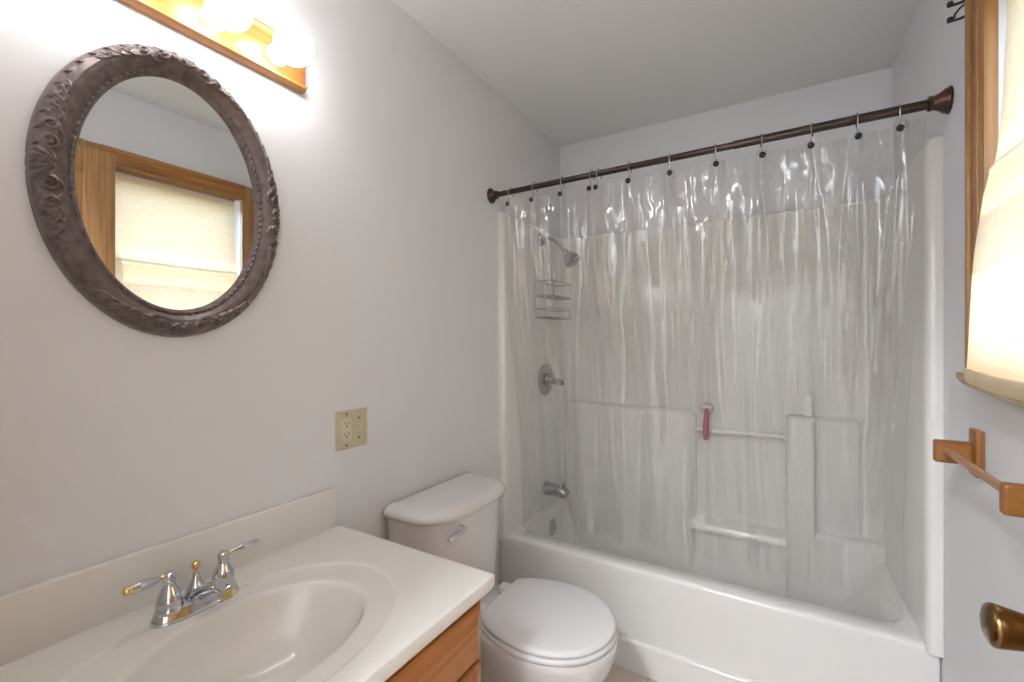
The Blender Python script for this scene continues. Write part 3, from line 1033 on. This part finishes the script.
MB().box(0.006, 0.0175, ys-0.004, ys+0.004, 1.019-0.003, 1.019+0.009, 0.0015, mtx=Matrix.Translation((0.006, ys, 1.019)) @ Matrix.Rotation(math.radians(-18), 4, 'Y') @ Matrix.Translation((-0.006, -ys, -1.019))).build('toggle', M['ivory_light'], t)
for y, z in ((yo, 1.066), (yo, 0.972), (ys, 1.049), (ys, 0.989)):
    MB().lathe([(0.0032, 0.0), (0.0030, 0.001), (0, 0.0014)], (0.0060, y, z), (1, 0, 0), 12).build('screw', M['antique_brass'], t)

# ------------------------------------------------------------------ vanity cabinet
VY0, VY1 = 0.095, 0.850
VX = 0.530
t = thing('vanity_cabinet', 'golden oak vanity cabinet under the white sink top', 'cabinet', (0.27, 0.47, 0))
m = MB()
m.box(0.003, VX-0.019, VY0, VY0+0.016, 0.0, 0.718)
m.box(0.003, VX-0.019, VY1-0.016, VY1, 0.0, 0.718)
m.box(0.003, VX-0.019, VY0, VY1, 0.095, 0.111)
m.box(VX-0.085, VX-0.070, VY0, VY1, 0.0, 0.095)
m.build('carcass', M['oak_cab_z'], t)
m = MB()
m.box(VX-0.019, VX, VY0, VY0+0.042, 0.095, 0.718, 0.0015)
m.box(VX-0.019, VX, VY1-0.042, VY1, 0.095, 0.718, 0.0015)
m.box(VX-0.019, VX, 0.451, 0.493, 0.13, 0.68, 0.0015)
m.box(VX-0.019, VX, VY0+0.042, VY1-0.042, 0.680, 0.718, 0.0015)
m.box(VX-0.019, VX, VY0+0.042, VY1-0.042, 0.095, 0.13, 0.0015)
m.build('face_frame', M['oak_cab_y'], t)
def slab(name, ya, yb, za, zb, rim=0.028):
    """front board with a wide sloping edge all round"""
    p = MB()
    x = VX + 0.001
    def rr(i, xx): return [(xx, ya+i, za+i), (xx, yb-i, za+i), (xx, yb-i, zb-i), (xx, ya+i, zb-i)]
    p.loft([rr(0, x), rr(0, x+0.006), rr(0.003, x+0.009), rr(rim, x+0.018), rr(rim+0.002, x+0.0205)], True, True)
    return p.build(name, M['oak_cab_y'] if name == 'drawer_front' else M['oak_cab_z'], t, sharp=15)
slab('drawer_front', VY0+0.012, VY1-0.012, 0.570, 0.692)
for ya, yb, y in ((VY0+0.012, 0.468, 0.440), (0.476, VY1-0.012, 0.504)):
    dr = slab('door', ya, yb, 0.112, 0.562, 0.04)
    MB().lathe([(0.006, 0), (0.005, 0.010), (0.013, 0.016), (0.015, 0.022), (0.010, 0.027), (0, 0.028)], (VX+0.019, y, 0.50), (1, 0, 0), 20).under('knob', M['antique_brass'], dr)

# vanity top with integral oval basin
TX, TY0, TY1, TZ = 0.560, 0.078, 0.868, 0.750
top = thing('vanity_sink', 'off-white cultured marble vanity top with an oval sink basin', 'countertop', (0.28, 0.47, 0.719))
def build_top():
    bcx, bcy, bax, bay = 0.308, 0.462, 0.148, 0.212       # basin rim ellipse
    rcx, rcy, rax, ray = 0.297, 0.456, 0.208, 0.294       # shallow surrounding oval
    NT = 192
    corners = [math.atan2(y-bcy, x-bcx) for x in (0.002, TX) for y in (TY0, TY1)]
    angs = sorted([2*PI*i/NT - PI for i in range(NT)] + corners)
    rings = []
    depth = 0.13
    def bz(q):      # q: 0 drain .. 1 rim
        return -depth*(1 - q**3.4) if q < 1 else 0
    for q in (0.10, 0.16, 0.25, 0.35, 0.45, 0.55, 0.65, 0.74, 0.82, 0.88, 0.92, 0.95, 0.975, 0.99):
        z = bz(q)*0.965 - 0.0055
        # the bowl's lowest point sits nearer the wall
        sh = -0.02*(1-q)
        rings.append([(bcx+sh+bax*q*math.cos(a), bcy+bay*q*math.sin(a), TZ + z) for a in angs])
    for q, z in ((1.005, -0.0075), (1.02, -0.0052), (1.04, -0.0044), (1.10, -0.0042)):
        rings.append([(bcx+bax*q*math.cos(a), bcy+bay*q*math.sin(a), TZ+z) for a in angs])
    base = rings[-1]
    def ring_pt(a, k):
        # intersection from basin centre along the angle used for the basin ellipse direction
        dx, dy = bax*math.cos(a), bay*math.sin(a)
        ox, oy = bcx-rcx, bcy-rcy
        A_ = (dx/(rax*k))**2 + (dy/(ray*k))**2
        B_ = 2*(ox*dx/(rax*k)**2 + oy*dy/(ray*k)**2)
        C_ = (ox/(rax*k))**2 + (oy/(ray*k))**2 - 1
        q = (-B_ + math.sqrt(B_*B_-4*A_*C_))/(2*A_)
        return (bcx+dx*q, bcy+dy*q)
    for k, z in ((0.965, -0.0040), (0.985, -0.0034), (1.0, -0.0012), (1.01, -0.0002), (1.03, 0.0)):
        rings.append([(*ring_pt(a, k), TZ+z) for a in angs])
    def rect_pt(a, inset):
        dx, dy = bax*math.cos(a), bay*math.sin(a)
        q = 1e9
        if dx > 1e-9: q = min(q, (TX-inset-bcx)/dx)
        if dx < -1e-9: q = min(q, (0.002+inset-bcx)/dx)
        if dy > 1e-9: q = min(q, (TY1-inset-bcy)/dy)
        if dy < -1e-9: q = min(q, (TY0+inset-bcy)/dy)
        return (bcx+dx*q, bcy+dy*q)
    for ins, z in ((0.012, 0.0), (0.004, 0.0), (0.0012, -0.0008), (0.0, -0.003), (0.0, -0.027), (0.002, -0.029), (0.02, -0.029)):
        rings.append([(*rect_pt(a, ins), TZ+z) for a in angs])
    m = MB()
    m.loft(rings, True, False)
    # underside of the bowl
    und = []
    for q, z in ((1.06, -0.029), (1.0, -0.06), (0.85, -0.10), (0.55, -0.135), (0.2, -0.14)):
        und.append([(bcx-0.01+bax*q*math.cos(a), bcy+bay*q*math.sin(a), TZ+z) for a in angs])
    m.loft([rings[-1]] + und, False, True)
    m.build('counter', M['marble'], top, sharp=40)
    MB().box(0.001, 0.021, TY0, TY1-0.016, TZ-0.001, 0.861, 0.002, 2).build('backsplash', M['marble'], top)
    dz = TZ - 0.1255
    MB().lathe([(0.022, 0), (0.022, 0.003), (0.017, 0.004), (0.015, 0.001), (0.0, 0.0015)], (bcx-0.018, bcy, dz), (0, 0, 1), 24).build('drain', M['brass'], top)
    # overflow slot in the far end of the bowl
    q = 0.93
    p = Vector((bcx+0.035, bcy+bay*0.925, TZ-0.035))
    MB().lathe([(0.0085, 0), (0.0085, 0.0015), (0.0065, 0.002)], p + Vector((0, -0.001, 0)), (-0.15, -0.9, 0.42), 18).build('overflow_hole', [M['brass']], top)
    MB().lathe([(0.006, 0), (0.0058, 0.0006)], p + Vector((-0.0003, -0.0028, 0.0009)), (-0.15, -0.9, 0.42), 16).build('overflow_opening', M['dark'], top)
build_top()

# ------------------------------------------------------------------ faucet
FX, FY, FZ = 0.106, 0.456, TZ-0.0035
t = thing('faucet', 'chrome and brass two-handle faucet behind the sink basin', 'faucet', (FX, FY, FZ))
def oval(z, ay, ax): return [(FX + ax*(abs(math.cos(a))**0.9)*(1 if math.cos(a) >= 0 else -1), FY + ay*(abs(math.sin(a))**0.75)*(1 if math.sin(a) >= 0 else -1), z) for a in [2*PI*i/64 for i in range(64)]]
MB().loft([oval(FZ, 0.080, 0.029), oval(FZ+0.004, 0.080, 0.029), oval(FZ+0.014, 0.0755, 0.025), oval(FZ+0.022, 0.073, 0.022), oval(FZ+0.024, 0.070, 0.019)]).build('base_plate', M['chrome'], t)
bell = [(r_, h_*1.07) for r_, h_ in [(0.0235, 0.016), (0.0235, 0.022), (0.0215, 0.026), (0.0218, 0.034), (0.020, 0.042), (0.016, 0.052), (0.0115, 0.060), (0.0095, 0.066), (0.0105, 0.068), (0.0105, 0.0705), (0.0085, 0.072)]]
for sg in (-1, 1):
    y = FY + sg*0.049
    MB().lathe(bell, (FX, y, FZ), (0, 0, 1), 32).build('handle_bell', M['chrome'], t)
    MB().lathe([(0.0075, 0.075), (0.0105, 0.078), (0.0115, 0.084), (0.0100, 0.090), (0.006, 0.093), (0, 0.0935)], (FX, y, FZ), (0, 0, 1), 24).build('handle_hub', M['chrome'], t)
    hz = FZ + 0.085
    MB().lathe([(0.0045, 0.008), (0.0058, 0.011), (0.0045, 0.015)], (FX, y, hz), (0, sg, 0.02), 16).build('collar', M['brass'], t)
    MB().lathe([(0.0042, 0.014), (0.006, 0.022), (0.0088, 0.036), (0.0095, 0.046), (0.0085, 0.056), (0.0072, 0.062)], (FX, y, hz), (0.05, sg, 0.03), 20).build('lever', M['chrome'], t)
    MB().lathe([(0.0076, 0.0615), (0.0080, 0.064), (0.0078, 0.069), (0.0055, 0.072), (0, 0.0725)], (FX, y, hz), (0.05, sg, 0.03), 20).build('lever_tip', M['brass'] if sg < 0 else M['chrome'], t)
sp = bez((FX-0.004, FY, FZ+0.022), (FX+0.03, FY, FZ+0.040), (FX+0.095, FY, FZ+0.082), (FX+0.122, FY, FZ+0.066), 18)
MB().tube(sp, [0.018 - 0.003*math.sin(PI*i/18) - 0.002*(i/18)**4 for i in range(19)], 24, flat=0.85).build('spout', M['chrome'], t)
MB().lathe([(0.0125, 0.004), (0.0125, -0.012), (0.010, -0.013)], (FX+0.113, FY, FZ+0.066), (0, 0, 1), 22).build('aerator', M['brass'], t)
MB().lathe([(0.020, 0.018), (0.0205, 0.026), (0.018, 0.036), (0.011, 0.050), (0.0065, 0.060), (0.0060, 0.068)], (FX-0.006, FY, FZ), (0, 0, 1), 28).build('center_bell', M['chrome'], t)
MB().lathe([(0.0035, 0.066), (0.0035, 0.073), (0.0065, 0.077), (0.0085, 0.083), (0.0075, 0.088), (0.004, 0.091), (0, 0.0915)], (FX-0.006, FY, FZ), (0, 0, 1), 20).build('lift_knob', M['brass'], t)

# ------------------------------------------------------------------ toilet
TYC = 1.270
TL = 0.006
t = thing('toilet', 'white two-piece toilet between the vanity and the bathtub', 'toilet', (0.38, TYC, 0))
def egg(cx, lf, lb, w, z, ex=1.0, n=72, xmin=None):
    out = []
    for i in range(n):
        a = 2*PI*i/n
        c, s_ = math.cos(a), math.sin(a)
        x = cx + (lf if c >= 0 else lb)*(abs(c)**ex)*(1 if c >= 0 else -1)
        y = TYC + w*(abs(s_)**ex)*(1 if s_ >= 0 else -1)
        if xmin is not None:
            x = max(x, xmin)
        out.append((x, y, z))
    return out
# bowl and foot as one casting
rg = [egg(0.36, 0.235, 0.24, 0.115, 0.0, 0.85), egg(0.36, 0.235, 0.24, 0.115, 0.015, 0.85), egg(0.36, 0.215, 0.225, 0.100, 0.05, 0.85),
      egg(0.37, 0.205, 0.22, 0.098, 0.13, 0.85), egg(0.40, 0.215, 0.24, 0.118, 0.20, 0.88), egg(0.445, 0.225, 0.27, 0.150, 0.275, 0.92),
      egg(0.475, 0.225, 0.29, 0.174, 0.335, 0.95), egg(0.485, 0.222, 0.30, 0.183, 0.375, 0.95), egg(0.487, 0.219, 0.30, 0.184, 0.395, 0.95),
      egg(0.487, 0.212, 0.295, 0.178, 0.4035, 0.95), egg(0.487, 0.17, 0.15, 0.135, 0.4035), egg(0.487, 0.16, 0.14, 0.125, 0.39), egg(0.475, 0.12, 0.11, 0.095, 0.28), egg(0.46, 0.06, 0.06, 0.05, 0.22)]
b = MB().loft(rg, True, True)
b.box(0.04, 0.27, TYC-0.105, TYC+0.105, 0.30, 0.402, 0.02, 3)
b.build('bowl', M['china'], t, sharp=60)
sr = [egg(0.500, 0.205, 0.24, 0.187, 0.4045, 0.97, xmin=0.312), egg(0.500, 0.208, 0.24, 0.190, 0.409, 0.97, xmin=0.309), egg(0.500, 0.207, 0.24, 0.189, 0.417, 0.97, xmin=0.310), egg(0.500, 0.202, 0.235, 0.184, 0.4205, 0.97, xmin=0.314),
      egg(0.500, 0.135, 0.12, 0.120, 0.4205), egg(0.500, 0.13, 0.115, 0.115, 0.4045)]
m = MB().loft(sr, False, False)
m.build('seat', M['seat'], t, sharp=60)
lr = [egg(0.500, 0.200, 0.24, 0.182, 0.4225, 0.97, xmin=0.314), egg(0.500, 0.204, 0.24, 0.186, 0.425, 0.97, xmin=0.311), egg(0.500, 0.204, 0.24, 0.186, 0.431, 0.97, xmin=0.311),
      egg(0.500, 0.199, 0.235, 0.181, 0.4375, 0.97, xmin=0.316), egg(0.500, 0.188, 0.225, 0.170, 0.4405, 0.97, xmin=0.325), egg(0.50, 0.10, 0.10, 0.09, 0.4425), egg(0.50, 0.02, 0.02, 0.02, 0.443)]
MB().loft(lr).build('lid', M['seat'], t, sharp=60)
for sg in (-1, 1):
    MB().box(0.272, 0.318, TYC+sg*0.075-0.019, TYC+sg*0.075+0.019, 0.4025, 0.430, 0.006, 3).build('hinge', M['seat'], t)
# tank: plan is a rectangle with a bowed front
def dplan(x0, xf, y0, y1, z, rc=0.07, bow=0.035, n=20):
    cx_, hw = (y0+y1)/2, (y1-y0)/2
    pts = [(x0, y1-0.012, z), (x0, y0+0.012, z), (x0+0.004, y0+0.003, z), (x0+0.012, y0, z)]
    e = 3.2
    xm = x0 + (xf-x0)*0.42
    pts.append((xm*0.5+x0*0.5, y0, z))
    for i in range(n*2+1):
        a = PI - PI*i/(2*n)
        c, s_ = math.cos(a), math.sin(a)
        pts.append((xm + (xf-xm)*abs(s_)**(2/2.3), cx_ + hw*abs(c)**(2/e)*(1 if c >= 0 else -1), z))
    pts += [(xm*0.5+x0*0.5, y1, z), (x0+0.012, y1, z), (x0+0.004, y1-0.003, z)]
    return pts
YA, YZ = TYC-0.230, TYC+0.245
tk = [dplan(0.020, 0.205, YA+0.045, YZ-0.045, 0.385), dplan(0.018, 0.215, YA+0.035, YZ-0.035, 0.395), dplan(0.015, 0.222, YA+0.026, YZ-0.026, 0.50), dplan(0.012, 0.232, YA+0.014, YZ-0.014, 0.709)]
MB().loft(tk).build('tank', M['china'], t, sharp=40)
ld = [[(x, y, z+TL) for x, y, z in q] for q in [dplan(0.012, 0.238, YA+0.008, YZ-0.008, 0.7035), dplan(0.008, 0.246, YA+0.001, YZ-0.001, 0.707), dplan(0.007, 0.249, YA-0.002, YZ+0.002, 0.717), dplan(0.008, 0.246, YA+0.001, YZ-0.001, 0.728),
      dplan(0.011, 0.236, YA+0.010, YZ-0.010, 0.7385), dplan(0.018, 0.220, YA+0.024, YZ-0.024, 0.7445), dplan(0.04, 0.19, YA+0.055, YZ-0.055, 0.7470)]]
MB().loft(ld).build('tank_lid', M['china'], t, sharp=50)
lv = MB()
lv.lathe([(0.014, -0.012), (0.014, 0.005), (0.010, 0.009), (0.008, 0.018)], (0.226, 1.172, 0.674), (0.97, -0.22, 0), 20)
lv.tube([(0.242, 1.176, 0.676), (0.243, 1.160, 0.676), (0.243, 1.135, 0.674), (0.241, 1.105, 0.669), (0.239, 1.095, 0.667)], [0.008, 0.0095, 0.010, 0.0095, 0.006], 16)
lv.build('flush_lever', M['chrome'], t)
